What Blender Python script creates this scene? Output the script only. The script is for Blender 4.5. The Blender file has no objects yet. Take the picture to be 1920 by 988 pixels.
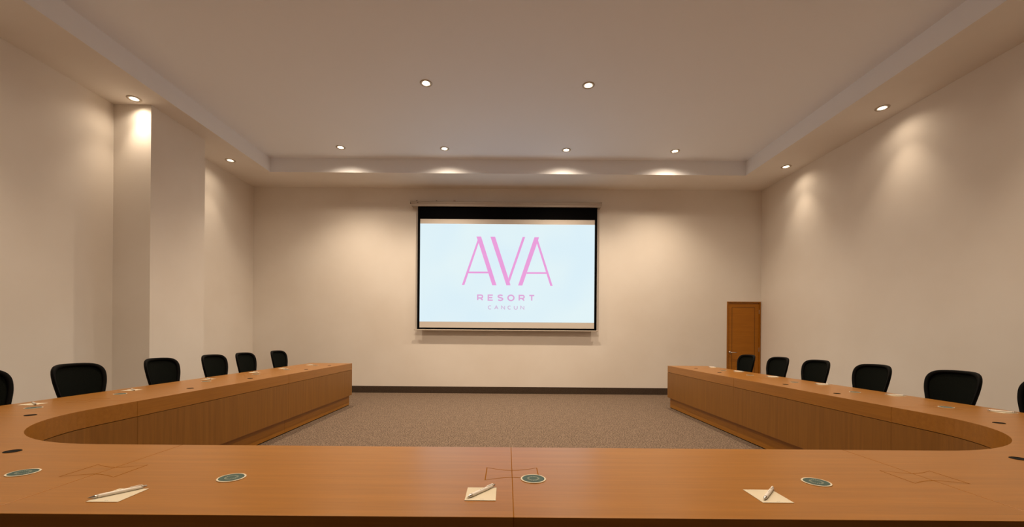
import bpy, bmesh, math, random
from mathutils import Vector, Matrix
random.seed(4)
PI = math.pi
SC = bpy.context.scene
COL = SC.collection

# ------------------------------------------------------------------ camera, world, exposure
EYE = 1.28
cam_d = bpy.data.cameras.new('camera')
cam_d.sensor_fit = 'HORIZONTAL'
cam_d.sensor_width = 36.0
cam_d.lens = 36.0 * 775 / 1920
cam_d.shift_x = 10 / 1920
cam_d.shift_y = 136 / 1920
cam_d.clip_start = 0.05
cam = bpy.data.objects.new('camera', cam_d)
COL.objects.link(cam)
cam.matrix_world = Matrix.Translation((0, 0, EYE)) @ Matrix.Rotation(PI / 2, 4, 'X') @ Matrix.Rotation(0.0077, 4, 'Z')
SC.camera = cam

world = bpy.data.worlds.new('world')
SC.world = world
world.use_nodes = True
world.node_tree.nodes['Background'].inputs[0].default_value = (0.5, 0.45, 0.4, 1)
world.node_tree.nodes['Background'].inputs[1].default_value = 0.02

SC.view_settings.view_transform = 'Standard'
SC.view_settings.look = 'None'
SC.view_settings.gamma = 1
SC.view_settings.use_curve_mapping = False
SC.view_settings.exposure = 0.0
SC.cycles.max_bounces = 12
SC.cycles.diffuse_bounces = 8
SC.cycles.sample_clamp_indirect = 4.0
SC.cycles.use_denoising = True

LAMP_COLOR = (1.0, 0.79, 0.57)
SOFFIT_WATTS = 56
CEILING_WATTS = 242
SPOT_DEG = 75
CEILING_DEG = 120
WIDE_DEG = 153
WIDE_SHARE = 0.36

# room dimensions (metres)
RX = 5.655          # half width
YB, YF = 9.2, -3.6  # screen wall, rear wall
HS, HC = 4.555, 4.84  # soffit height, ceiling height
FX, FY = 4.80, 8.34   # tray edges
SOFFIT_LAMPS = [(-5.23, 5.775), (-5.24, 7.80), (5.30, 5.86), (5.31, 7.89),
                (-5.23, 3.78), (5.30, 3.84), (-5.23, 1.78), (5.30, 1.84)]  # last two unseen, added to light the near half
CEILING_LAMPS = [(-3.18, 7.85), (-1.21, 7.87), (1.11, 7.89), (3.19, 7.90),
                 (-1.165, 5.835), (1.13, 5.855),
                 (-3.18, 3.8), (3.19, 3.8),  # unseen pair added to light the pillar's near face and side desks
                 (-1.165, 1.7), (1.13, 1.7)]  # unseen pair added to light the front desk
HOLE = 0.066

# ------------------------------------------------------------------ materials
def mat(name, color, rough=0.5, metal=0.0, spec=0.5, emis=None, strength=0.0):
    m = bpy.data.materials.new(name)
    m.use_nodes = True
    b = m.node_tree.nodes['Principled BSDF']
    b.inputs['Base Color'].default_value = (*color, 1)
    b.inputs['Roughness'].default_value = rough
    b.inputs['Metallic'].default_value = metal
    b.inputs['Specular IOR Level'].default_value = spec
    if emis:
        b.inputs['Emission Color'].default_value = (*emis, 1)
        b.inputs['Emission Strength'].default_value = strength
    return m

def noisy(m, scale, c1, c2, detail=4, lo=0.35, hi=0.65, mapping=(1, 1, 1), bump=0.0, bump_scale=None, extra=None):
    nt = m.node_tree
    n, l = nt.nodes, nt.links
    b = n['Principled BSDF']
    tc = n.new('ShaderNodeTexCoord')
    mp = n.new('ShaderNodeMapping')
    mp.inputs['Scale'].default_value = mapping
    l.new(tc.outputs['Object'], mp.inputs['Vector'])
    no = n.new('ShaderNodeTexNoise')
    no.inputs['Scale'].default_value = scale
    no.inputs['Detail'].default_value = detail
    l.new(mp.outputs[0], no.inputs['Vector'])
    r = n.new('ShaderNodeValToRGB')
    r.color_ramp.elements[0].position = lo
    r.color_ramp.elements[1].position = hi
    r.color_ramp.elements[0].color = (*c1, 1)
    r.color_ramp.elements[1].color = (*c2, 1)
    l.new(no.outputs['Fac'], r.inputs['Fac'])
    out = r.outputs['Color']
    if extra:
        es, em, ea, eb = extra
        mp2 = n.new('ShaderNodeMapping')
        mp2.inputs['Scale'].default_value = em
        l.new(tc.outputs['Object'], mp2.inputs['Vector'])
        n2 = n.new('ShaderNodeTexNoise')
        n2.inputs['Scale'].default_value = es
        n2.inputs['Detail'].default_value = 3
        l.new(mp2.outputs[0], n2.inputs['Vector'])
        mr = n.new('ShaderNodeMapRange')
        mr.inputs['From Min'].default_value = 0.3
        mr.inputs['From Max'].default_value = 0.7
        mr.inputs['To Min'].default_value = ea
        mr.inputs['To Max'].default_value = eb
        l.new(n2.outputs['Fac'], mr.inputs['Value'])
        mx = n.new('ShaderNodeMix')
        mx.data_type = 'RGBA'
        mx.blend_type = 'MULTIPLY'
        mx.inputs['Factor'].default_value = 1
        l.new(out, mx.inputs['A'])
        l.new(mr.outputs[0], mx.inputs['B'])
        out = mx.outputs['Result']
    l.new(out, b.inputs['Base Color'])
    if bump:
        nb = n.new('ShaderNodeTexNoise')
        nb.inputs['Scale'].default_value = bump_scale or scale
        nb.inputs['Detail'].default_value = 3
        l.new(mp.outputs[0], nb.inputs['Vector'])
        bp = n.new('ShaderNodeBump')
        bp.inputs['Strength'].default_value = bump
        bp.inputs['Distance'].default_value = 0.01
        l.new(nb.outputs['Fac'], bp.inputs['Height'])
        l.new(bp.outputs[0], b.inputs['Normal'])
    return m

def wood(name, axis, light, dark, rough=0.4, spec=0.38):
    m = mat(name, light, rough, spec=spec)
    s = [38, 38, 38]
    s[axis] = 1.1
    f = [150, 150, 150]
    f[axis] = 5
    return noisy(m, 1.0, dark, light, detail=5, lo=0.3, hi=0.7, mapping=tuple(s), extra=(1.0, tuple(f), 0.90, 1.05))

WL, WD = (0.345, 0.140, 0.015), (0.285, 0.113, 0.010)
M = dict(
    paint=noisy(mat('wall_paint', (0.8, 0.75, 0.68), 0.75, spec=0.25), 0.8, (0.775, 0.73, 0.675), (0.82, 0.785, 0.74)),
    ceil=noisy(mat('ceiling_paint_screen_tint', (0.8, 0.77, 0.72), 0.6, spec=0.3), 0.5, (0.87, 0.90, 0.96), (0.88, 0.91, 0.97)),  # blue tint stands in for the screen's cool light on the ceiling
    carpet=noisy(mat('carpet_pile', (0.3, 0.22, 0.17), 1.0, spec=0.05), 60, (0.055, 0.038, 0.027), (0.27, 0.20, 0.15), detail=3,
                 lo=0.33, hi=0.68, bump=0.6, bump_scale=140, extra=(9, (1, 1, 1), 0.92, 1.1)),
    skirt=noisy(mat('carpet_skirting', (0.1, 0.07, 0.055), 1.0, spec=0.05), 120, (0.04, 0.028, 0.02), (0.09, 0.065, 0.048)),
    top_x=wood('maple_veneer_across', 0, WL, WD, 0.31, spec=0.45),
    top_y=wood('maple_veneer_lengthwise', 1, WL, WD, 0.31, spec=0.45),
    panel=wood('maple_veneer_upright_shaded', 2, (0.255, 0.108, 0.014), (0.205, 0.084, 0.010), 0.45),  # darker than the tops: weaker light on the panels put into the colour
    seam=mat('joint_line', (0.25, 0.10, 0.015), 0.9, spec=0.0),
    black=mat('black_plastic', (0.003, 0.003, 0.003), 0.7, spec=0.12),
    mesh=noisy(mat('black_mesh_fabric', (0.01, 0.012, 0.011), 0.9, spec=0.05), 300, (0.002, 0.003, 0.0026), (0.008, 0.0095, 0.0075)),
    rubber=mat('black_gap', (0.008, 0.007, 0.006), 0.9, spec=0.1),
    chrome=mat('brushed_steel', (0.62, 0.6, 0.57), 0.28, metal=1.0),
    door=wood('door_veneer', 0, (0.40, 0.145, 0.002), (0.35, 0.124, 0.001), 0.45),
    dframe=wood('door_frame_wood', 2, (0.40, 0.15, 0.008), (0.32, 0.115, 0.005), 0.45),
    groove=mat('door_groove', (0.09, 0.035, 0.006), 0.8),
    white=mat('white_enamel', (0.52, 0.46, 0.40), 0.6),
    reflector=mat('lamp_reflector', (0.85, 0.82, 0.76), 0.3),
    trim=mat('lamp_trim', (0.45, 0.38, 0.30), 0.4, metal=0.3),
    bulb=mat('lamp_glow', (1, 1, 1), 0.5, emis=(1.0, 0.86, 0.66), strength=22),
    paper=noisy(mat('notepaper', (0.84, 0.8, 0.70), 0.8, spec=0.2), 6, (0.62, 0.56, 0.43), (0.66, 0.60, 0.47)),
    ink=mat('pale_grey_print', (0.45, 0.44, 0.38), 0.8),
    cream=mat('coaster_cream', (0.60, 0.54, 0.42), 0.7),
    green=noisy(mat('coaster_green', (0.05, 0.14, 0.12), 0.65), 60, (0.022, 0.058, 0.050), (0.030, 0.075, 0.064)),
    sage=mat('coaster_print', (0.42, 0.44, 0.34), 0.7),
    penwhite=mat('pen_white', (0.80, 0.76, 0.70), 0.3),
    scrblack=mat('screen_black_border', (0.003, 0.003, 0.0035), 0.9, spec=0.03),
    scrwhite=mat('screen_fabric', (0.70, 0.66, 0.62), 0.85, spec=0.1),
)

def emit_noise(name, c1, c2, scale, strength=1.0):
    m = bpy.data.materials.new(name)
    m.use_nodes = True
    n, l = m.node_tree.nodes, m.node_tree.links
    n.clear()
    o = n.new('ShaderNodeOutputMaterial')
    e = n.new('ShaderNodeEmission')
    tc = n.new('ShaderNodeTexCoord')
    no = n.new('ShaderNodeTexNoise')
    no.inputs['Scale'].default_value = scale
    no.inputs['Detail'].default_value = 1
    r = n.new('ShaderNodeValToRGB')
    r.color_ramp.elements[0].position = 0.35
    r.color_ramp.elements[1].position = 0.65
    r.color_ramp.elements[0].color = (*c1, 1)
    r.color_ramp.elements[1].color = (*c2, 1)
    l.new(tc.outputs['Object'], no.inputs['Vector'])
    l.new(no.outputs['Fac'], r.inputs['Fac'])
    l.new(r.outputs['Color'], e.inputs['Color'])
    e.inputs['Strength'].default_value = strength
    l.new(e.outputs[0], o.inputs['Surface'])
    return m

M['image'] = emit_noise('projected_picture', (0.68, 0.83, 0.90), (0.73, 0.86, 0.89), 0.9, 1.05)
M['pink'] = emit_noise('projected_pink', (0.82, 0.34, 0.70), (0.84, 0.36, 0.72), 2)
M['pink_soft'] = emit_noise('projected_soft_pink', (0.74, 0.40, 0.69), (0.75, 0.42, 0.70), 2)
M['pink_pale'] = emit_noise('projected_pale_pink', (0.66, 0.50, 0.70), (0.68, 0.52, 0.72), 2)

# ------------------------------------------------------------------ helpers
def obj(name, bm, m, parent=None, smooth=False, local=False, bevel=0.0):
    """link a bmesh as one mesh object; coordinates are world unless local"""
    me = bpy.data.meshes.new(name)
    bmesh.ops.recalc_face_normals(bm, faces=bm.faces)
    bm.to_mesh(me)
    bm.free()
    if smooth:
        for p in me.polygons:
            p.use_smooth = True
    me.materials.append(m)
    o = bpy.data.objects.new(name, me)
    COL.objects.link(o)
    if parent is not None:
        if not local:
            w = Vector()
            q = parent
            while q is not None:
                w += q.location
                q = q.parent
            me.transform(Matrix.Translation(-w))
        o.parent = parent
    if bevel:
        b = o.modifiers.new('bevel', 'BEVEL')
        b.width = bevel
        b.segments = 2
        b.limit_method = 'ANGLE'
        b.angle_limit = math.radians(50)
    return o

def thing(name, label, cat, loc=(0, 0, 0), rz=0.0, group=None):
    o = bpy.data.objects.new(name, None)
    COL.objects.link(o)
    o.empty_display_size = 0.1
    o.location = loc
    o.rotation_euler = (0, 0, rz)
    o['label'] = label
    o['category'] = cat
    if group:
        o['group'] = group
    return o

def struct(o):
    o['kind'] = 'structure'
    return o

def sempty(name, loc):
    o = bpy.data.objects.new(name, None)
    COL.objects.link(o)
    o.empty_display_size = 0.1
    o.location = loc
    return struct(o)

def dup(root, loc, rz, label, group):
    r = root.copy()
    COL.objects.link(r)
    r.location = loc
    r.rotation_euler = (0, 0, rz)
    r['label'] = label
    r['group'] = group
    for ch in list(root.children):
        c = ch.copy()
        COL.objects.link(c)
        c.parent = r
        for g in list(ch.children):
            d = g.copy()
            COL.objects.link(d)
            d.parent = c
    return r

def box(bm, x0, x1, y0, y1, z0, z1):
    v = [bm.verts.new((x, y, z)) for z in (z0, z1) for (x, y) in ((x0, y0), (x1, y0), (x1, y1), (x0, y1))]
    for f in ((3, 2, 1, 0), (4, 5, 6, 7), (0, 1, 5, 4), (1, 2, 6, 5), (2, 3, 7, 6), (3, 0, 4, 7)):
        bm.faces.new([v[i] for i in f])

def prism(bm, pts, z0, z1):
    """extrude an xy polygon"""
    a = [bm.verts.new((x, y, z0)) for x, y in pts]
    b = [bm.verts.new((x, y, z1)) for x, y in pts]
    n = len(pts)
    bm.faces.new(a[::-1])
    bm.faces.new(b)
    for i in range(n):
        j = (i + 1) % n
        bm.faces.new((a[i], a[j], b[j], b[i]))

def strip_slab(bm, inner, outer, z0, z1):
    """slab between two polylines of equal length (curved desk tops)"""
    n = len(inner)
    g = [[bm.verts.new((p[0], p[1], z)) for p in pl] for z in (z0, z1) for pl in (inner, outer)]
    i0, o0, i1, o1 = g
    for k in range(n - 1):
        bm.faces.new((i1[k], i1[k + 1], o1[k + 1], o1[k]))
        bm.faces.new((i0[k], o0[k], o0[k + 1], i0[k + 1]))
        bm.faces.new((i0[k], i0[k + 1], i1[k + 1], i1[k]))
        bm.faces.new((o0[k], o1[k], o1[k + 1], o0[k + 1]))
    bm.faces.new((i0[0], i1[0], o1[0], o0[0]))
    bm.faces.new((i0[-1], o0[-1], o1[-1], i1[-1]))

def tube(bm, pts, r, seg=10, closed=False, flat=1.0):
    """round tube along points; r a number or a list; flat squashes the second axis"""
    pts = [Vector(p) for p in pts]
    n = len(pts)
    rings = []
    prev = None
    for i, p in enumerate(pts):
        if closed:
            t = pts[(i + 1) % n] - pts[i - 1]
        else:
            t = pts[min(i + 1, n - 1)] - pts[max(i - 1, 0)]
        t.normalize()
        if prev is None:
            up = Vector((0, 0, 1)) if abs(t.z) < 0.9 else Vector((1, 0, 0))
            u = t.cross(up).normalized()
        else:
            u = (prev - t * prev.dot(t)).normalized()
        prev = u
        v = t.cross(u)
        rr = r[i] if isinstance(r, (list, tuple)) else r
        rings.append([bm.verts.new(p + u * math.cos(a) * rr + v * math.sin(a) * rr * flat)
                      for a in (2 * PI * k / seg for k in range(seg))])
    m = n if closed else n - 1
    for i in range(m):
        a, b = rings[i], rings[(i + 1) % n]
        for k in range(seg):
            j = (k + 1) % seg
            bm.faces.new((a[k], a[j], b[j], b[k]))
    if not closed:
        bm.faces.new(rings[0][::-1])
        bm.faces.new(rings[-1])

def lathe(bm, prof, seg=32, c=(0, 0), cap=True):
    rings = []
    for r, z in prof:
        rings.append([bm.verts.new((c[0] + r * math.cos(2 * PI * k / seg), c[1] + r * math.sin(2 * PI * k / seg), z)) for k in range(seg)])
    for a, b in zip(rings, rings[1:]):
        for k in range(seg):
            j = (k + 1) % seg
            bm.faces.new((a[k], a[j], b[j], b[k]))
    if cap:
        bm.faces.new(rings[0][::-1])
        bm.faces.new(rings[-1])

# ------------------------------------------------------------------ room shell
def quad(bm, *p):
    bm.faces.new([bm.verts.new(q) for q in p])

def panel_with_holes(bm, x0, x1, y0, y1, z, holes, seg=28):
    """flat ceiling plane with round openings for the recessed lamps"""
    edges = []
    def loop(pts):
        vs = [bm.verts.new((x, y, z)) for x, y in pts]
        edges.extend(bm.edges.new((vs[i], vs[(i + 1) % len(vs)])) for i in range(len(vs)))
    loop([(x0, y0), (x1, y0), (x1, y1), (x0, y1)])
    for hx, hy in holes:
        loop([(hx + HOLE * math.cos(2 * PI * k / seg), hy + HOLE * math.sin(2 * PI * k / seg)) for k in range(seg)])
    bmesh.ops.triangle_fill(bm, use_beauty=True, use_dissolve=False, edges=edges)

bm = bmesh.new()
box(bm, -RX - 0.15, RX + 0.15, YF - 0.15, YB + 0.15, -0.12, 0)
struct(obj('floor', bm, M['carpet']))

PY0, PY1, PX = 5.925, 6.985, -5.12    # wall pillar
DX0, DX1, DZ = 4.898, 5.645, 2.085    # door in the screen wall
for nm, b in (('wall_left', (-RX - 0.15, -RX, YF, YB + 0.15)), ('wall_right', (RX, RX + 0.15, YF, YB + 0.15)),
              ('wall_rear', (-RX, RX, YF - 0.15, YF))):
    bm = bmesh.new()
    box(bm, *b, 0, 5.05)
    struct(obj(nm, bm, M['paint']))
bm = bmesh.new()
box(bm, -RX, DX0, YB, YB + 0.15, 0, 5.05)
box(bm, DX0, RX, YB, YB + 0.15, DZ, 5.05)
box(bm, DX0, RX, YB + 0.06, YB + 0.15, 0, DZ)
bmesh.ops.remove_doubles(bm, verts=bm.verts, dist=1e-5)
struct(obj('wall_front', bm, M['paint']))
bm = bmesh.new()
box(bm, -RX, PX, PY0, PY1, 0, HS - 0.001)
struct(obj('wall_pillar', bm, M['paint']))

# ceiling: one plaster surface, tray in the middle and a lower soffit round it
YS = -2.75
bm = bmesh.new()
panel_with_holes(bm, -FX, FX, YS, FY, HC, CEILING_LAMPS)
panel_with_holes(bm, -RX, -FX, YF, YB, HS, [p for p in SOFFIT_LAMPS if p[0] < 0])
panel_with_holes(bm, FX, RX, YF, YB, HS, [p for p in SOFFIT_LAMPS if p[0] > 0])
quad(bm, (-FX, FY, HS), (FX, FY, HS), (FX, YB, HS), (-FX, YB, HS))
quad(bm, (-FX, YF, HS), (FX, YF, HS), (FX, YS, HS), (-FX, YS, HS))
for a, b in (((-FX, YS), (-FX, FY)), ((-FX, FY), (FX, FY)), ((FX, FY), (FX, YS)), ((FX, YS), (-FX, YS))):
    quad(bm, (*a, HS), (*b, HS), (*b, HC), (*a, HC))
# slab above, closes the room
box(bm, -RX - 0.15, RX + 0.15, YF - 0.15, YB + 0.15, 5.05, 5.15)
ceiling = struct(obj('ceiling', bm, M['ceil']))
ceiling.data.materials.append(M['paint'])      # lower soffit keeps the wall paint, without the screen-light tint
for p in ceiling.data.polygons:
    if abs(p.center.z - HS) < 0.001:
        p.material_index = 1

bm = bmesh.new()
box(bm, -RX, DX0 - 0.002, YB - 0.018, YB, 0, 0.148)
struct(obj('baseboard_front', bm, M['skirt'], bevel=0.003))
bm = bmesh.new()
box(bm, -RX, -RX + 0.018, YF, PY0, 0, 0.148)
box(bm, -RX, -RX + 0.018, PY1, YB - 0.018, 0, 0.148)
box(bm, PX, PX + 0.018, PY0 - 0.018, PY1 + 0.018, 0, 0.148)
box(bm, -RX + 0.018, PX, PY0 - 0.018, PY0, 0, 0.148)
box(bm, -RX + 0.018, PX, PY1, PY1 + 0.018, 0, 0.148)
struct(obj('baseboard_left', bm, M['skirt']))
bm = bmesh.new()
box(bm, RX - 0.018, RX, YF, YB - 0.05, 0, 0.148)
struct(obj('baseboard_right', bm, M['skirt']))

# door in the far right corner
dr = sempty('door_1', ((DX0 + DX1) / 2, YB, 0))
bm = bmesh.new()
FW = 0.022
box(bm, DX0, DX0 + FW, YB - 0.012, YB + 0.05, 0, DZ)
box(bm, DX1 - FW, DX1, YB - 0.012, YB + 0.05, 0, DZ)
box(bm, DX0 + FW, DX1 - FW, YB - 0.012, YB + 0.05, DZ - FW, DZ)
obj('door_frame', bm, M['dframe'], dr)
bm = bmesh.new()
box(bm, DX0 + FW + 0.004, DX1 - FW - 0.004, YB + 0.008, YB + 0.05, 0.008, DZ - FW - 0.006)
leaf = obj('door_leaf', bm, M['door'], dr)
bm = bmesh.new()
gx0, gx1, gz = 5.016, 5.520, 1.958
g = 0.0045
for a in ((gx0 - g, gx0 + g, 0.12, gz), (gx1 - g, gx1 + g, 0.12, gz), (gx0 - g, gx1 + g, gz - g, gz + g), (gx0 - g, gx1 + g, 0.12 - g, 0.12 + g)):
    box(bm, a[0], a[1], YB + 0.0070, YB + 0.0082, a[2], a[3])
gr = obj('panel_groove', bm, M['groove'], leaf)
bm = bmesh.new()
tube(bm, [(4.974, YB + 0.008, 0.957), (4.974, YB - 0.004, 0.957)], 0.026, 20)
tube(bm, [(4.974, YB - 0.004, 0.957), (4.974, YB - 0.04, 0.957), (4.985, YB - 0.05, 0.957), (5.03, YB - 0.052, 0.956), (5.098, YB - 0.05, 0.954)], 0.009, 10)
h = obj('door_handle', bm, M['chrome'], leaf, smooth=True)
bm = bmesh.new()
tube(bm, [(4.974, YB + 0.008, 0.865), (4.974, YB - 0.002, 0.865)], 0.017, 16)
obj('keyhole_rosette', bm, M['door'], leaf)
for z in (1.86, 1.02, 0.28):
    bm = bmesh.new()
    box(bm, DX1 - FW - 0.012, DX1 - FW + 0.002, YB - 0.002, YB + 0.012, z - 0.045, z + 0.045)
    obj('hinge', bm, M['chrome'], dr, bevel=0.002)

# ------------------------------------------------------------------ recessed downlights
def make_downlight(name, label, x, y, z, watts, deg, group, label_cat='ceiling light'):
    t = thing(name, label, label_cat, (x, y, z), 0, group)
    bm = bmesh.new()
    lathe(bm, [(HOLE - 0.012, 0.0), (HOLE - 0.012, -0.005), (HOLE + 0.008, -0.009), (0.084, -0.006), (0.087, 0.0)], 40, cap=False)
    obj('trim_ring', bm, M['trim'], t, smooth=True, local=True)
    bm = bmesh.new()
    lathe(bm, [(HOLE - 0.012, -0.004), (HOLE - 0.014, 0.010), (0.050, 0.012), (0.047, 0.055), (0.047, 0.06)], 40, cap=False)
    bm.faces.ensure_lookup_table()
    obj('reflector', bm, M['reflector'], t, smooth=True, local=True)
    bm = bmesh.new()
    lathe(bm, [(0.001, 0.030), (0.022, 0.0305), (0.033, 0.034), (0.040, 0.044), (0.0465, 0.052)], 32)
    obj('bulb', bm, M['bulb'], t, smooth=True, local=True)
    ld = bpy.data.lights.new('spot', 'SPOT')
    ld.energy = watts
    ld.color = LAMP_COLOR
    ld.spot_size = math.radians(deg)
    ld.spot_blend = 1.0
    ld.shadow_soft_size = 0.05
    lo = bpy.data.objects.new('lamp_light', ld)
    COL.objects.link(lo)
    lo.parent = t
    lo.location = (0, 0, -0.012)
    if watts:             # the bare bulb's wide spill round the main beam
        lw = ld.copy()
        lw.energy = watts * (WIDE_SHARE if z > HS + 0.1 else 0.24)
        lw.spot_size = math.radians(WIDE_DEG)
        l2 = bpy.data.objects.new('lamp_spill_light', lw)
        COL.objects.link(l2)
        l2.parent = t
        l2.location = (0, 0, -0.014)
    return t

d_soff = make_downlight('recessed_downlight', 'round recessed downlight in the left soffit, right in front of the wall pillar', *SOFFIT_LAMPS[0], HS, SOFFIT_WATTS, SPOT_DEG, 'downlights in the soffit')
for p, lb in zip(SOFFIT_LAMPS[1:], (
        'round recessed downlight in the left soffit, beyond the wall pillar near the far corner',
        'round recessed downlight in the right soffit, the nearer and larger of the two in view',
        'round recessed downlight in the right soffit, the farther one above the door corner',
        'recessed downlight in the left soffit, first one nearer than the pillar',
        'recessed downlight in the right soffit, third from the far corner, above the frame',
        'added downlight in the left soffit nearest the front desk, unseen above the frame',
        'added downlight in the right soffit nearest the front desk, unseen above the frame')):
    dup(d_soff, (p[0], p[1], HS), 0, lb, 'downlights in the soffit')
d_ceil = make_downlight('recessed_downlight', 'ceiling downlight of the far row, leftmost of four', *CEILING_LAMPS[0], HC, CEILING_WATTS, CEILING_DEG, 'downlights in the raised ceiling')
for p, lb in zip(CEILING_LAMPS[1:], (
        'ceiling downlight of the far row, second from the left of four',
        'ceiling downlight of the far row, second from the right of four',
        'ceiling downlight of the far row, rightmost of four',
        'larger ceiling downlight near the middle, left one of the nearer pair',
        'larger ceiling downlight near the middle, right one of the nearer pair',
        'added ceiling downlight above the nearer left desk run, unseen above the frame',
        'added ceiling downlight above the nearer right desk run, unseen above the frame',
        'added ceiling downlight above the left half of the front desk, unseen above the frame',
        'added ceiling downlight above the right half of the front desk, unseen above the frame')):
    dup(d_ceil, (p[0], p[1], HC), 0, lb, 'downlights in the raised ceiling')

# ------------------------------------------------------------------ projection screen
SY = 9.1
scr = thing('projection_screen', 'large pull-down projection screen with black border on the far wall, showing a pink logo', 'projection screen', (0, YB, 1.39))
bm = bmesh.new()
prof = [(YB, 4.232), (9.075, 4.232), (9.045, 4.222), (9.035, 4.205), (9.035, 4.178), (9.052, 4.165), (9.052, 4.118), (YB, 4.118)]
va = [bm.verts.new((-2.10, y, z)) for y, z in prof]
vb = [bm.verts.new((2.03, y, z)) for y, z in prof]
bm.faces.new(va); bm.faces.new(vb[::-1])
for i in range(len(prof)):
    j = (i + 1) % len(prof)
    bm.faces.new((va[i], va[j], vb[j], vb[i]))
hs = obj('housing', bm, M['white'], scr)
for x0, x1 in ((-2.135, -2.10), (2.03, 2.06)):
    bm = bmesh.new()
    xm = x0 if x0 < 0 else x1
    xi = x1 if x0 < 0 else x0
    pr = [(YB, 4.236), (9.072, 4.236), (9.038, 4.222), (9.028, 4.2), (9.03, 4.175), (9.045, 4.160), (9.048, 4.108), (YB, 4.108)]
    a = [bm.verts.new((xi, y, z)) for y, z in pr]
    b = [bm.verts.new((xm + (0.035 if xm < 0 else -0.02) * (z < 4.15), y, z)) for y, z in pr]
    bm.faces.new(a); bm.faces.new(b[::-1])
    for i in range(len(pr)):
        j = (i + 1) % len(pr)
        bm.faces.new((a[i], a[j], b[j], b[i]))
    obj('end_cap', bm, M['white'], scr)
for x, w in ((-1.565, 0.010), (-1.17, 0.022)):
    bm = bmesh.new()
    box(bm, x - w, x + w, 9.09, YB, 4.232, 4.247)
    obj('mounting_bracket', bm, M['seam'] if w > 0.02 else M['black'], scr)
for x, z in ((-1.965, 4.185), (-1.985, 4.222), (-2.125, 4.17)):
    bm = bmesh.new()
    box(bm, x - 0.008, x + 0.008, 9.024, 9.04, z - 0.006, z + 0.006)
    obj('screw', bm, M['black'], hs)
bm = bmesh.new()
box(bm, -1.975, 1.975, SY, SY + 0.004, 1.415, 4.13)
fab = obj('black_border_fabric', bm, M['scrblack'], scr)
bm = bmesh.new()
box(bm, -1.921, 1.921, SY - 0.002, SY, 1.455, 3.845)
obj('viewing_surface', bm, M['scrwhite'], scr)
bm = bmesh.new()
quad(bm, (-1.921, SY - 0.003, 1.585), (1.921, SY - 0.003, 1.585), (1.921, SY - 0.003, 3.741), (-1.921, SY - 0.003, 3.741))
pic = obj('projected_image', bm, M['image'], scr)
bm = bmesh.new()
box(bm, -2.045, 2.015, SY - 0.010, SY + 0.014, 1.392, 1.416)
obj('bottom_bar', bm, M['white'], scr, bevel=0.004)

def s2w(px, py):           # logo drawing grid -> metres on the screen
    return ((px - 701.5) * 0.00321, 3.741 - (py - 220.5 - 0.0045 * (px - 701.5)) * 0.003208)

def logo_poly(bm, pts):
    vs = [bm.verts.new((s2w(*p)[0], SY - 0.0045, s2w(*p)[1])) for p in pts]
    bm.faces.new(vs)

for polys in (
        [[(489, 306), (521, 306), (629, 640), (600, 640), (504, 348), (497, 328)], [(392, 638), (409, 638), (504.5, 350), (497.5, 329)], [(437, 546), (569, 546), (573, 558), (433, 558)]],
        [[(585, 307), (617, 307), (718, 614), (725, 640), (697, 640)], [(806, 308), (823, 308), (719, 616), (711, 590)]],
        [[(887, 309), (918, 309), (912, 330), (806, 641), (777, 641)], [(911, 328), (1014, 643), (998, 643), (904, 352)], [(838, 549), (969, 549), (973, 560.5), (834, 560.5)]]):
    bm = bmesh.new()
    for p in polys:
        logo_poly(bm, p)
    obj('logo_letter', bm, M['pink'], pic)

def arc(cx, cy, rx, ry, a0, a1, n=10):
    return [(cx + rx * math.cos(math.radians(a0 + (a1 - a0) * i / n)), cy + ry * math.sin(math.radians(a0 + (a1 - a0) * i / n))) for i in range(n + 1)]

GL = {
    'R': [[(0, 0), (0, 1), (0.68, 1)] + arc(0.68, 0.71, 0.30, 0.29, 90, -90, 8)[1:] + [(0, 0.42)], [(0.55, 0.42), (1, 0)]],
    'E': [[(1, 1), (0, 1), (0, 0), (1, 0)], [(0, 0.5), (0.9, 0.5)]],
    'S': [[(0.93, 0.86), (0.78, 0.96), (0.5, 1.0), (0.22, 0.96), (0.05, 0.84), (0.04, 0.68), (0.2, 0.56), (0.5, 0.505), (0.8, 0.44), (0.97, 0.31), (0.95, 0.15), (0.78, 0.04), (0.5, 0), (0.22, 0.03), (0.03, 0.13)]],
    'O': [arc(0.5, 0.5, 0.5, 0.5, 0, 360, 28)],
    'T': [[(0, 1), (1, 1)], [(0.5, 1), (0.5, 0)]],
    'C': [arc(0.52, 0.5, 0.52, 0.5, 50, 310, 20)],
    'A': [[(0, 0), (0.5, 1), (1, 0)], [(0.19, 0.33), (0.81, 0.33)]],
    'N': [[(0, 0), (0, 1), (1, 0), (1, 1)]],
    'U': [[(0, 1), (0, 0.42)] + arc(0.5, 0.42, 0.5, 0.42, 180, 360, 12)[1:] + [(1, 1)]],
}

def ribbon(bm, pts, w, y):
    n = len(pts)
    closed = (Vector(pts[0]) - Vector(pts[-1])).length < 1e-6
    V = [Vector(p) for p in pts]
    L, R = [], []
    for i in range(n):
        a = V[i] - V[i - 1] if i > 0 else (V[0] - V[-2] if closed else None)
        b = V[i + 1] - V[i] if i < n - 1 else (V[1] - V[0] if closed else None)
        if a is None: a = b
        if b is None: b = a
        a = a.normalized(); b = b.normalized()
        na = Vector((-a.y, a.x)); nb = Vector((-b.y, b.x))
        m = (na + nb).normalized()
        k = min(1 / max(m.dot(na), 0.35), 2.2)
        L.append(V[i] + m * w / 2 * k)
        R.append(V[i] - m * w / 2 * k)
    vl = [bm.verts.new((p.x, y, p.y)) for p in L]
    vr = [bm.verts.new((p.x, y, p.y)) for p in R]
    for i in range(n - 1):
        bm.faces.new((vl[i], vl[i + 1], vr[i + 1], vr[i]))

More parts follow.
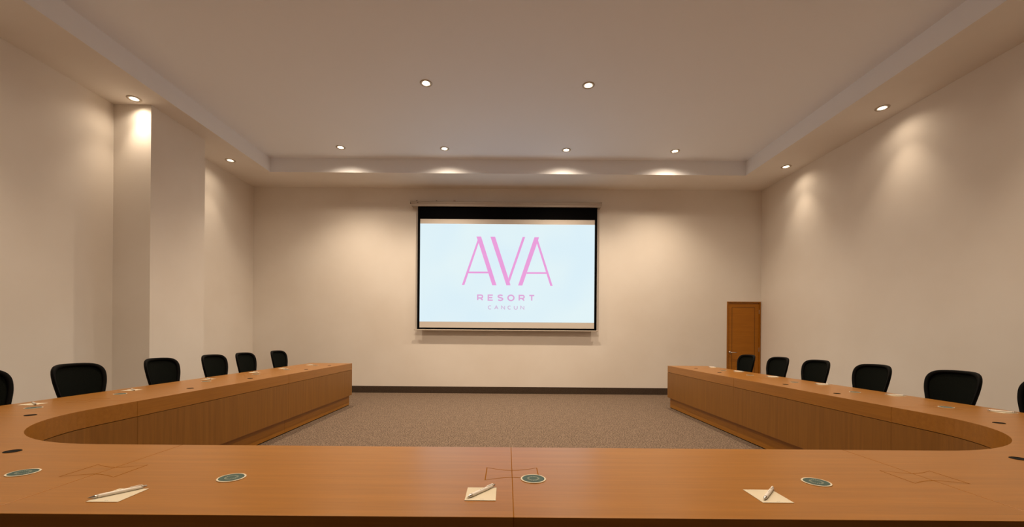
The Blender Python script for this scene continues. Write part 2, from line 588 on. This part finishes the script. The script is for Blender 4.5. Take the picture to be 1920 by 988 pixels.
def word(spec, stroke, m):
    for k, (ch, x0, x1, y0, y1) in enumerate(spec):
        X0, Z1 = s2w((860 + x0 / 10.667 - 760) * 3.66, (540 + y0 / 10.667 - 360) * 3.66)
        X1, Z0 = s2w((860 + x1 / 10.667 - 760) * 3.66, (540 + y1 / 10.667 - 360) * 3.66)
        h_ = stroke / 2
        bm = bmesh.new()
        for line in GL[ch]:
            ribbon(bm, [(X0 + h_ + u * (X1 - X0 - 2 * h_), Z0 + h_ + v * (Z1 - Z0 - 2 * h_)) for u, v in line], stroke, SY - 0.0045)
        obj('logo_letter', bm, m, pic)

word([('R', 380, 506, 128, 256), ('E', 592, 708, 128, 256), ('S', 786, 908, 127, 260), ('O', 984, 1130, 128, 262), ('R', 1210, 1336, 132, 262), ('T', 1410, 1536, 133, 263)], 0.0300, M['pink_soft'])
word([('C', 598, 678, 345, 429), ('A', 725, 808, 347, 429), ('N', 862, 940, 348, 430), ('C', 990, 1068, 348, 430), ('U', 1116, 1194, 350, 431), ('N', 1246, 1326, 350, 432)], 0.0185, M['pink_pale'])

# ------------------------------------------------------------------ U-shaped conference desk, eight modules
HT, TT = 0.765, 0.117      # top height, apron depth
PB, RC = 0.194, 0.05       # bottom of the front panel, plinth recess
GAP = 0.0012
CL, CR, RI = (-1.90, 2.815), (2.025, 2.815), 0.90   # corner arc centres, inner radius
W = 0.74
YI = CL[1] - RI            # far edge of front desk 1.915
XL, XR = CL[0] - RI, CR[0] + RI   # -2.80, 2.925
YE = 7.5
SEAMS = [3.14, 5.32]
SXL, SXR, SXC = -1.497, 1.560, 0.024

def offset_path(side, d, ys, ye, n=22):
    """corner path offset outwards by d from the inner edge; starts at the front desk seam"""
    c, s = (CL, -1) if side == 'L' else (CR, 1)
    r = RI + d
    pts = [((SXL + GAP * -1) if s < 0 else (SXR + GAP), YI - d)]
    pts += [(c[0] + s * r * math.sin(a), c[1] - r * math.cos(a)) for a in (PI / 2 * i / n for i in range(n + 1))]
    pts += [(c[0] + s * r, ye)]
    return pts

def add_common(t, key, path_fn, wood_top, partitions):
    """tabletop, front panel and plinth of one module; path_fn(offset) gives the plan curve"""
    bm = bmesh.new()
    strip_slab(bm, path_fn(0), path_fn(W), HT - TT, HT)
    top = obj('tabletop', bm, wood_top, t, bevel=0.0012)
    bm = bmesh.new()
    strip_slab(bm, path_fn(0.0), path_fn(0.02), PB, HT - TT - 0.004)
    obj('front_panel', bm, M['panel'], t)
    bm = bmesh.new()
    strip_slab(bm, path_fn(RC), path_fn(RC + 0.03), 0.012, PB + 0.03)
    pl = obj('plinth', bm, wood_top, t)
    bm = bmesh.new()
    strip_slab(bm, path_fn(RC + 0.006), path_fn(RC + 0.024), 0.0, 0.012)
    obj('shadow_gap_foot', bm, M['rubber'], pl)
    for b in partitions:
        bm = bmesh.new()
        box(bm, *b, 0.0, HT - TT - 0.001)
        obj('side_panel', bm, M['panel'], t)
    return top

modules = {}
def module(key, label, origin, path_fn, wood_top, partitions):
    t = thing('conference_desk', label, 'desk', origin, 0, 'modules of the U-shaped conference desk')
    modules[key] = t
    add_common(t, key, path_fn, wood_top, partitions)
    return t

YN = YI - W
module('FL', 'wooden front desk module left of the centre seam, nearest the viewer', ((SXL + SXC) / 2, YI - W / 2, 0),
       lambda d: [(SXL + GAP, YI - d), (SXC - GAP, YI - d)], M['top_x'],
       [(SXL + GAP, SXL + 0.025, YN + 0.15, YI - 0.085), (SXC - 0.025, SXC - GAP, YN + 0.15, YI - 0.085)])
module('FR', 'wooden front desk module right of the centre seam, nearest the viewer', ((SXR + SXC) / 2, YI - W / 2, 0),
       lambda d: [(SXC + GAP, YI - d), (SXR - GAP, YI - d)], M['top_x'],
       [(SXC + GAP, SXC + 0.025, YN + 0.15, YI - 0.085), (SXR - 0.025, SXR - GAP, YN + 0.15, YI - 0.085)])
module('CL', 'curved wooden corner desk module joining the front and left runs', (CL[0] - 0.9, CL[1] - 0.9, 0),
       lambda d: offset_path('L', d, 0, SEAMS[0] - GAP), M['top_x'], [(SXL - 0.025, SXL - GAP, YN + 0.15, YI - 0.085)])
module('CR', 'curved wooden corner desk module joining the front and right runs', (CR[0] + 0.9, CR[1] - 0.9, 0),
       lambda d: offset_path('R', d, 0, SEAMS[0] - GAP), M['top_x'], [(SXR + GAP, SXR + 0.025, YN + 0.15, YI - 0.085)])
for side, s, X, nm in (('L', -1, XL, 'left'), ('R', 1, XR, 'right')):
    for k, (a, b) in enumerate(((SEAMS[0], SEAMS[1]), (SEAMS[1], YE))):
        lb = ('straight wooden desk module in the middle of the %s run, next to the curved corner' % nm if k == 0
              else 'straight wooden desk module at the far end of the %s run, toward the screen' % nm)
        a_, b_ = a + GAP, b - GAP
        xs = sorted((X + s * 0.085, X + s * (W - 0.23)))
        parts = [(xs[0], xs[1], a_, a_ + 0.02)]
        if k == 0:
            parts.append((xs[0], xs[1], b_ - 0.02, b_))
        t = module(side + str(k), lb, (X + s * W / 2, (a + b) / 2, 0),
                   (lambda d, X=X, s=s, a_=a_, b_=b_: [(X + s * d, a_), (X + s * d, b_)]), M['top_y'], parts)
        if k == 1:
            bm = bmesh.new()
            xs = sorted((X + s * 0.021, X + s * (W - 0.002)))
            box(bm, xs[0], xs[1], YE - 0.021, YE - GAP, PB, HT - TT - 0.004)
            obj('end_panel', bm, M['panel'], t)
            bm = bmesh.new()
            xs = sorted((X + s * (RC + 0.031), X + s * (W - 0.06)))
            box(bm, xs[0], xs[1], YE - RC - 0.03, YE - RC, 0.0, PB + 0.03)
            obj('end_plinth', bm, M['top_x'], t)

# bow-tie joint outlines let into the tops across each seam
def bow(t, cx, cy, rot, side=0):
    L_, E, Wt, lw = 0.099, 0.072, 0.040, 0.0038
    out = []
    half = []
    for i in range(9):                      # top edge, concave towards the waist
        u = -1 + 2 * i / 8
        half.append((u * L_, Wt + (E - Wt) * abs(u) ** 1.6))
    half = [p for p in half if p[0] * side >= -1e-9]
    pts = half + [(x, -y) for x, y in reversed(half)]
    n = len(pts)
    c, s = math.cos(rot), math.sin(rot)
    bm = bmesh.new()
    def P(x, y, z):
        return bm.verts.new((cx + c * x - s * y, cy + s * x + c * y, z))
    z = HT + 0.0004
    o = [P(x, y, z) for x, y in pts]
    i_ = [P(x * (1 - lw / L_), y - math.copysign(lw, y), z) for x, y in pts]
    for k in range(n):
        j = (k + 1) % n
        if abs(pts[k][0]) < 1e-6 and abs(pts[j][0]) < 1e-6:
            continue
        bm.faces.new((o[k], o[j], i_[j], i_[k]))
    obj('bow_tie_joint', bm, M['seam'], t)

MY = 1.546
for a, b, x in (('FL', 'FR', SXC), ('CL', 'FL', SXL), ('FR', 'CR', SXR)):
    bow(modules[a], x, MY, 0, -1)
    bow(modules[b], x, MY, 0, 1)
for side, s, X in (('L', -1, XL), ('R', 1, XR)):
    for k, y in enumerate(SEAMS):
        prev = ('C' + side) if k == 0 else side + '0'
        bow(modules[prev], X + s * 0.37, y, PI / 2, -1)
        bow(modules[side + str(k)], X + s * 0.37, y, PI / 2, 1)

# hairline seams filled in a darker tone
def seam(t, x0, x1, y0, y1):
    bm = bmesh.new()
    box(bm, x0, x1, y0, y1, PB, HT - 0.0006)
    obj('seam_filler', bm, M['seam'], t)
for key, x in (('FL', SXC), ('CL', SXL), ('CR', SXR)):
    seam(modules[key], x - GAP, x + GAP, YN + 0.0015, YI - 0.0015)
for side, s, X in (('L', -1, XL), ('R', 1, XR)):
    for k, y in enumerate(SEAMS):
        xs = sorted((X + s * 0.0015, X + s * (W - 0.0015)))
        seam(modules[side + str(k)], xs[0], xs[1], y - GAP, y + GAP)

# black cable grommets sunk in the tops
GR = [('CL', -2.956, 2.569), ('CL', -2.133, 1.787), ('L0', -2.975, 3.891), ('L0', -2.975, 4.80), ('L1', -2.96, 6.113), ('L1', -2.955, 6.90),
      ('CR', 3.053, 2.560), ('CR', 2.225, 1.793), ('R0', 3.103, 3.878), ('R0', 3.115, 4.610), ('R1', 3.14, 6.091), ('R1', 3.142, 6.85)]
for key, x, y in GR:
    bm = bmesh.new()
    lathe(bm, [(0.0005, HT + 0.0006), (0.0225, HT + 0.0006), (0.0235, HT + 0.0022), (0.0275, HT + 0.0020), (0.029, HT + 0.0002)], 28, (x, y))
    obj('cable_grommet', bm, M['black'], modules[key], smooth=False)

# ------------------------------------------------------------------ chairs
BACK = [(0.0, 1.000), (0.08, 0.999), (0.14, 0.994), (0.182, 0.981), (0.211, 0.957), (0.226, 0.922), (0.229, 0.88), (0.223, 0.82),
        (0.207, 0.75), (0.188, 0.68), (0.172, 0.62), (0.162, 0.565), (0.148, 0.53), (0.120, 0.512), (0.07, 0.505), (0.0, 0.503)]

def back_x(y, z):
    """depth of the back surface, negative is away from the desk"""
    t = (z - 0.5) / 0.5
    return -0.005 - 0.095 * t - 0.01 * max(0, t - 0.6) + 0.055 * (abs(y) / 0.24) ** 2

def make_chair(label, group):
    """chair faces +x, the seat reaches under the desk; origin on the floor below the back"""
    t = thing('office_chair', label, 'chair', (0, 0, 0), 0, group)
    half = BACK
    outline = [(y, z) for y, z in half] + [(-y, z) for y, z in reversed(half[1:-1])]
    # smooth the outline
    def catmull(P, k=3):
        out = []
        n = len(P)
        for i in range(n):
            p0, p1, p2, p3 = P[i - 1], P[i], P[(i + 1) % n], P[(i + 2) % n]
            for j in range(k):
                u = j / k
                out.append(tuple(0.5 * ((2 * p1[a]) + (-p0[a] + p2[a]) * u + (2 * p0[a] - 5 * p1[a] + 4 * p2[a] - p3[a]) * u * u + (-p0[a] + 3 * p1[a] - 3 * p2[a] + p3[a]) * u ** 3) for a in (0, 1)))
        return out
    ol = catmull(outline)
    cz = 0.76
    bm = bmesh.new()
    scale_in = lambda p, q: (p[0] * q, cz + (p[1] - cz) * q)
    rings = []
    for q, dx in ((1.0, -0.014), (1.0, 0.012), (0.985, 0.016), (0.90, 0.012), (0.885, 0.004), (0.885, -0.010)):
        rings.append([bm.verts.new((back_x(*scale_in(p, q)) + dx, *scale_in(p, q))) for p in ol])
    m = len(ol)
    for a, b in zip(rings, rings[1:] + rings[:1]):
        for k in range(m):
            j = (k + 1) % m
            bm.faces.new((a[k], a[j], b[j], b[k]))
    fr = obj('backrest_frame', bm, M['black'], t, smooth=True, local=True)
    bm = bmesh.new()
    rings = []
    for q in (0.90, 0.72, 0.54, 0.36, 0.18):
        rings.append([bm.verts.new((back_x(*scale_in(p, q)) - 0.003, *scale_in(p, q))) for p in ol])
    cv = bm.verts.new((back_x(0, cz) - 0.003, 0, cz))
    for a, b in zip(rings, rings[1:]):
        for k in range(m):
            j = (k + 1) % m
            bm.faces.new((a[k], a[j], b[j], b[k]))
    for k in range(m):
        bm.faces.new((rings[-1][k], rings[-1][(k + 1) % m], cv))
    obj('backrest_mesh', bm, M['mesh'], t, smooth=True, local=True)
    bm = bmesh.new()
    tube(bm, [(-0.098, 0, 0.80), (-0.105, 0, 0.66), (-0.085, 0, 0.52), (-0.04, 0, 0.43), (0.06, 0, 0.395), (0.18, 0, 0.39)], [0.02, 0.026, 0.03, 0.03, 0.03, 0.028], 10)
    obj('back_support', bm, M['black'], t, smooth=True, local=True)
    # seat cushion
    bm = bmesh.new()
    pts = []
    sx, sy, cx = 0.235, 0.24, 0.23
    for k in range(40):
        a = 2 * PI * k / 40
        ca, sa = math.cos(a), math.sin(a)
        pts.append((cx + sx * math.copysign(abs(ca) ** 0.45, ca), sy * math.copysign(abs(sa) ** 0.45, sa)))
    rr = []
    for q, z in ((0.90, 0.415), (0.98, 0.425), (1.0, 0.445), (0.98, 0.468), (0.92, 0.478), (0.6, 0.482), (0.3, 0.480)):
        rr.append([bm.verts.new((cx + (x - cx) * q, y * q, z)) for x, y in pts])
    for a, b in zip(rr, rr[1:]):
        for k in range(40):
            j = (k + 1) % 40
            bm.faces.new((a[k], a[j], b[j], b[k]))
    bm.faces.new(rr[0][::-1]); bm.faces.new(rr[-1])
    obj('seat', bm, M['mesh'], t, smooth=True, local=True)
    bm = bmesh.new()
    box(bm, cx - 0.10, cx + 0.10, -0.09, 0.09, 0.375, 0.414)
    obj('tilt_mechanism', bm, M['black'], t, local=True, bevel=0.01)
    bm = bmesh.new()
    lathe(bm, [(0.03, 0.10), (0.03, 0.26), (0.018, 0.262), (0.018, 0.376)], 20, (cx, 0))
    obj('gas_column', bm, M['chrome'], t, smooth=False, local=True)
    for k in range(5):
        a = 2 * PI * k / 5 + 0.3
        c, s = math.cos(a), math.sin(a)
        bm = bmesh.new()
        tube(bm, [(cx + 0.02 * c, 0.02 * s, 0.105), (cx + 0.15 * c, 0.15 * s, 0.095), (cx + 0.27 * c, 0.27 * s, 0.075)], [0.028, 0.022, 0.016], 8)
        lg = obj('base_leg', bm, M['black'], t, smooth=True, local=True)
        bm = bmesh.new()
        ex, ey = cx + 0.27 * c, 0.27 * s
        for o_ in (-0.013, 0.013):
            tube(bm, [(ex - s * (o_ - 0.009), ey + c * (o_ - 0.009), 0.027), (ex - s * (o_ + 0.009), ey + c * (o_ + 0.009), 0.027)], 0.027, 14)
        tube(bm, [(ex, ey, 0.03), (ex, ey, 0.075)], 0.006, 6)
        obj('caster', bm, M['black'], lg, smooth=False, local=True)
    return t

CH = 'black mesh-back office chair '
gL, gR = 'chairs along the left desk run', 'chairs along the right desk run'
left_ch = [(-3.88, 3.045, 0.03, 'behind the left desk corner, cut off by the left frame edge'),
           (-3.865, 3.78, -0.02, 'at the left desks, the largest one there shown whole'),
           (-3.89, 4.72, 0.0, 'at the left desks, in front of the near pillar edge'),
           (-3.90, 5.58, 0.0, 'at the left desks, third from the far end'),
           (-3.90, 6.25, 0.02, 'at the left desks, second from the far end'),
           (-3.88, 7.12, 0.0, 'at the left desks, farthest one, closest to the screen')]
right_ch = [(3.98, 6.93, 0.0, 'at the right desks, farthest one, in front of the door'),
            (3.99, 6.14, 0.0, 'at the right desks, just right of the door'),
            (4.0, 5.40, 0.0, 'at the right desks, third from the far end'),
            (3.99, 4.56, 0.0, 'at the right desks, next one beyond the largest whole one'),
            (3.985, 3.73, 0.0, 'at the right desks, the largest one there shown whole'),
            (3.965, 2.99, 0.0, 'behind the right desk corner, cut off by the right frame edge')]
ch0 = make_chair(CH + left_ch[0][3], gL)
ch0.location = (left_ch[0][0], left_ch[0][1], 0)
ch0.rotation_euler = (0, 0, left_ch[0][2])
for x, y, r, lb in left_ch[1:]:
    dup(ch0, (x, y, 0), r, CH + lb, gL)
for x, y, r, lb in right_ch:
    dup(ch0, (x, y, 0), PI + r, CH + lb, gR)

# ------------------------------------------------------------------ coasters
def make_coaster():
    t = thing('coaster', '', 'coaster')
    bm = bmesh.new()
    lathe(bm, [(0.0445, 0.0003), (0.0455, 0.0008), (0.0455, 0.0018), (0.0450, 0.0022)], 48)
    obj('board', bm, M['cream'], t, local=True)
    bm = bmesh.new()
    lathe(bm, [(0.0400, 0.0023), (0.0399, 0.0025)], 48)
    obj('printed_disc', bm, M['green'], t, local=True)
    bm = bmesh.new()
    n = 22
    for k in range(n):
        a = 2 * PI * k / n
        for r0, r1, da, db in ((0.0155, 0.0195, -0.05, 0.10), (0.0185, 0.0222, 0.10, -0.06)):
            p = [(r0, a + da - 0.045), (r1, a + db - 0.045), (r1, a + db + 0.045), (r0, a + da + 0.045)]
            bm.faces.new([bm.verts.new((r * math.cos(q), r * math.sin(q), 0.0027)) for r, q in p])
    obj('printed_wreath', bm, M['sage'], t, local=True)
    return t

C0 = 'round green and cream coaster '
co = [(0.100, 1.491, 0.1, 'on the front desk, covering a corner of the centre joint'),
      (-0.980, 1.478, 0.8, 'on the front desk, left half, right of the left notepaper'),
      (1.112, 1.479, 0.5, 'on the front desk, right half, beside the right notepaper'),
      (-1.768, 1.515, 1.1, 'on the left desk corner, largest one at the left edge'),
      (-3.222, 2.818, 0.3, 'on the left desk corner, beside the leftmost notepaper'),
      (-3.266, 3.496, 0.0, 'on the left desk run, fifth from the far end'),
      (-3.244, 4.468, 0.7, 'on the left desk run, fourth from the far end'),
      (-3.215, 5.306, 0.4, 'on the left desk run, third from the far end'),
      (-3.203, 6.032, 0.2, 'on the left desk run, second from the far end'),
      (-3.165, 6.852, 0.9, 'on the left desk run, farthest one'),
      (3.400, 6.482, 0.2, 'on the right desk run, farthest one'),
      (3.368, 5.711, 0.6, 'on the right desk run, second from the far end'),
      (3.371, 4.835, 0.1, 'on the right desk run, third from the far end'),
      (3.358, 3.980, 0.8, 'on the right desk run, second nearest'),
      (3.339, 3.136, 0.5, 'on the right desk run, nearest one')]
c0 = make_coaster()
for i, (x, y, r, lb) in enumerate(co):
    if i == 0:
        c0.location = (x, y, HT); c0.rotation_euler = (0, 0, r)
        c0['label'] = C0 + lb; c0['group'] = 'coasters on the desk'
    else:
        dup(c0, (x, y, HT), r, C0 + lb, 'coasters on the desk')

# ------------------------------------------------------------------ notepaper and pens
def make_paper():
    t = thing('notepaper', '', 'paper')
    bm = bmesh.new()
    box(bm, -0.0485, 0.0485, -0.055, 0.055, 0.0004, 0.0016)
    obj('paper_sheet', bm, M['paper'], t, local=True)
    bm = bmesh.new()
    for x0, x1 in ((0.0, 0.0045), (0.0065, 0.0105)):
        quad(bm, (x0, -0.047, 0.0018), (x1, -0.047, 0.0018), (x1, -0.0435, 0.0018), (x0, -0.0435, 0.0018))
    quad(bm, (-0.036, 0.0472, 0.0018), (-0.006, 0.0472, 0.0018), (-0.006, 0.0482, 0.0018), (-0.036, 0.0482, 0.0018))
    obj('printed_marks', bm, M['ink'], t, local=True)
    return t

def make_pen():
    """pen lies along x, tip at -x; origin at its middle on the sheet"""
    t = thing('ballpoint_pen', '', 'pen')
    r = 0.0056
    z = r + 0.0002
    bm = bmesh.new()
    tube(bm, [(-0.048, 0, z), (-0.044, 0, z), (0.03, 0, z), (0.056, 0, z)], [0.0050, r, r, 0.0050], 16)
    br = obj('barrel', bm, M['penwhite'], t, smooth=True, local=True)
    bm = bmesh.new()
    tube(bm, [(-0.0705, 0, z), (-0.068, 0, z), (-0.0665, 0, z), (-0.056, 0, z), (-0.0555, 0, z), (-0.048, 0, z)], [0.0006, 0.0011, 0.0022, 0.0042, 0.0048, 0.0050], 16)
    obj('metal_tip', bm, M['chrome'], t, smooth=True, local=True)
    bm = bmesh.new()
    tube(bm, [(0.056, 0, z), (0.061, 0, z), (0.0612, 0, z), (0.069, 0, z), (0.0700, 0, z)], [0.0051, 0.0049, 0.0033, 0.0032, 0.0022], 14)
    obj('push_button', bm, M['chrome'], t, smooth=True, local=True)
    bm = bmesh.new()
    box(bm, 0.028, 0.059, -0.0016, 0.0016, z + r + 0.0008, z + r + 0.0018)
    box(bm, 0.056, 0.059, -0.0016, 0.0016, z + r * 0.5, z + r + 0.001)
    obj('clip', bm, M['penwhite'], t, local=True)
    bm = bmesh.new()
    for k in range(3):
        x = -0.008 + k * 0.009
        quad(bm, (x, -0.0018, z + r + 0.0001), (x + 0.006, -0.0018, z + r + 0.0001), (x + 0.006, 0.0006, z + r + 0.0001), (x, 0.0006, z + r + 0.0001))
    obj('printed_marks', bm, M['ink'], br, local=True)
    return t

P0, N0 = 'small cream notepaper sheet ', 'white metal-tipped ballpoint pen on the notepaper '
pp = [(-0.079, 1.345, 0.0, 0.0, 'beside the front desk centre seam'),
      (-1.228, 1.312, 0.0, -0.04, 'at the left of the front desk'),
      (0.853, 1.345, 0.0, -0.10, 'on the right half of the front desk'),
      (-3.395, 2.964, -PI / 2, 0.05, 'on the left desk corner'),
      (-3.383, 3.733, -PI / 2, 0.0, 'on the left desks, fifth from far end'),
      (-3.387, 4.689, -PI / 2, 0.0, 'on the left desks, fourth from far end'),
      (-3.376, 5.540, -PI / 2, 0.0, 'on the left desks, third from far end'),
      (-3.345, 6.200, -PI / 2, 0.0, 'on the left desks, second from far end'),
      (-3.320, 7.000, -PI / 2, 0.0, 'on the left desks, farthest one'),
      (3.570, 7.128, PI / 2, 0.0, 'on the right desks, farthest one'),
      (3.549, 6.301, PI / 2, 0.0, 'on the right desks, second from far end'),
      (3.532, 5.471, PI / 2, 0.0, 'on the right desks, third from far end'),
      (3.542, 4.618, PI / 2, 0.0, 'on the right desks, fourth from far end'),
      (3.550, 3.759, PI / 2, 0.0, 'on the right desks, fifth from far end'),
      (3.535, 2.938, PI / 2, -0.1, 'on the right desk corner')]
paper0, pen0 = make_paper(), make_pen()
PA = math.atan2(0.106, 0.080)
for i, (x, y, r, pr, lb) in enumerate(pp):
    s, c = math.sin(r), math.cos(r)
    lx, ly = 0.0, 0.010
    if i == 2: lx = 0.010
    if i == 1: lx, ly = -0.010, 0.010
    ploc = (x + c * lx - s * ly, y + s * lx + c * ly, HT + 0.0018)
    if i == 0:
        paper0.location = (x, y, HT); paper0.rotation_euler = (0, 0, r)
        paper0['label'] = P0 + lb; paper0['group'] = 'notepaper sheets on the desk'
        pen0.location = ploc; pen0.rotation_euler = (0, 0, r + PA + pr)
        pen0['label'] = N0 + lb; pen0['group'] = 'pens on the notepaper'
    else:
        dup(paper0, (x, y, HT), r, P0 + lb, 'notepaper sheets on the desk')
        dup(pen0, ploc, r + PA + pr, N0 + lb, 'pens on the notepaper')
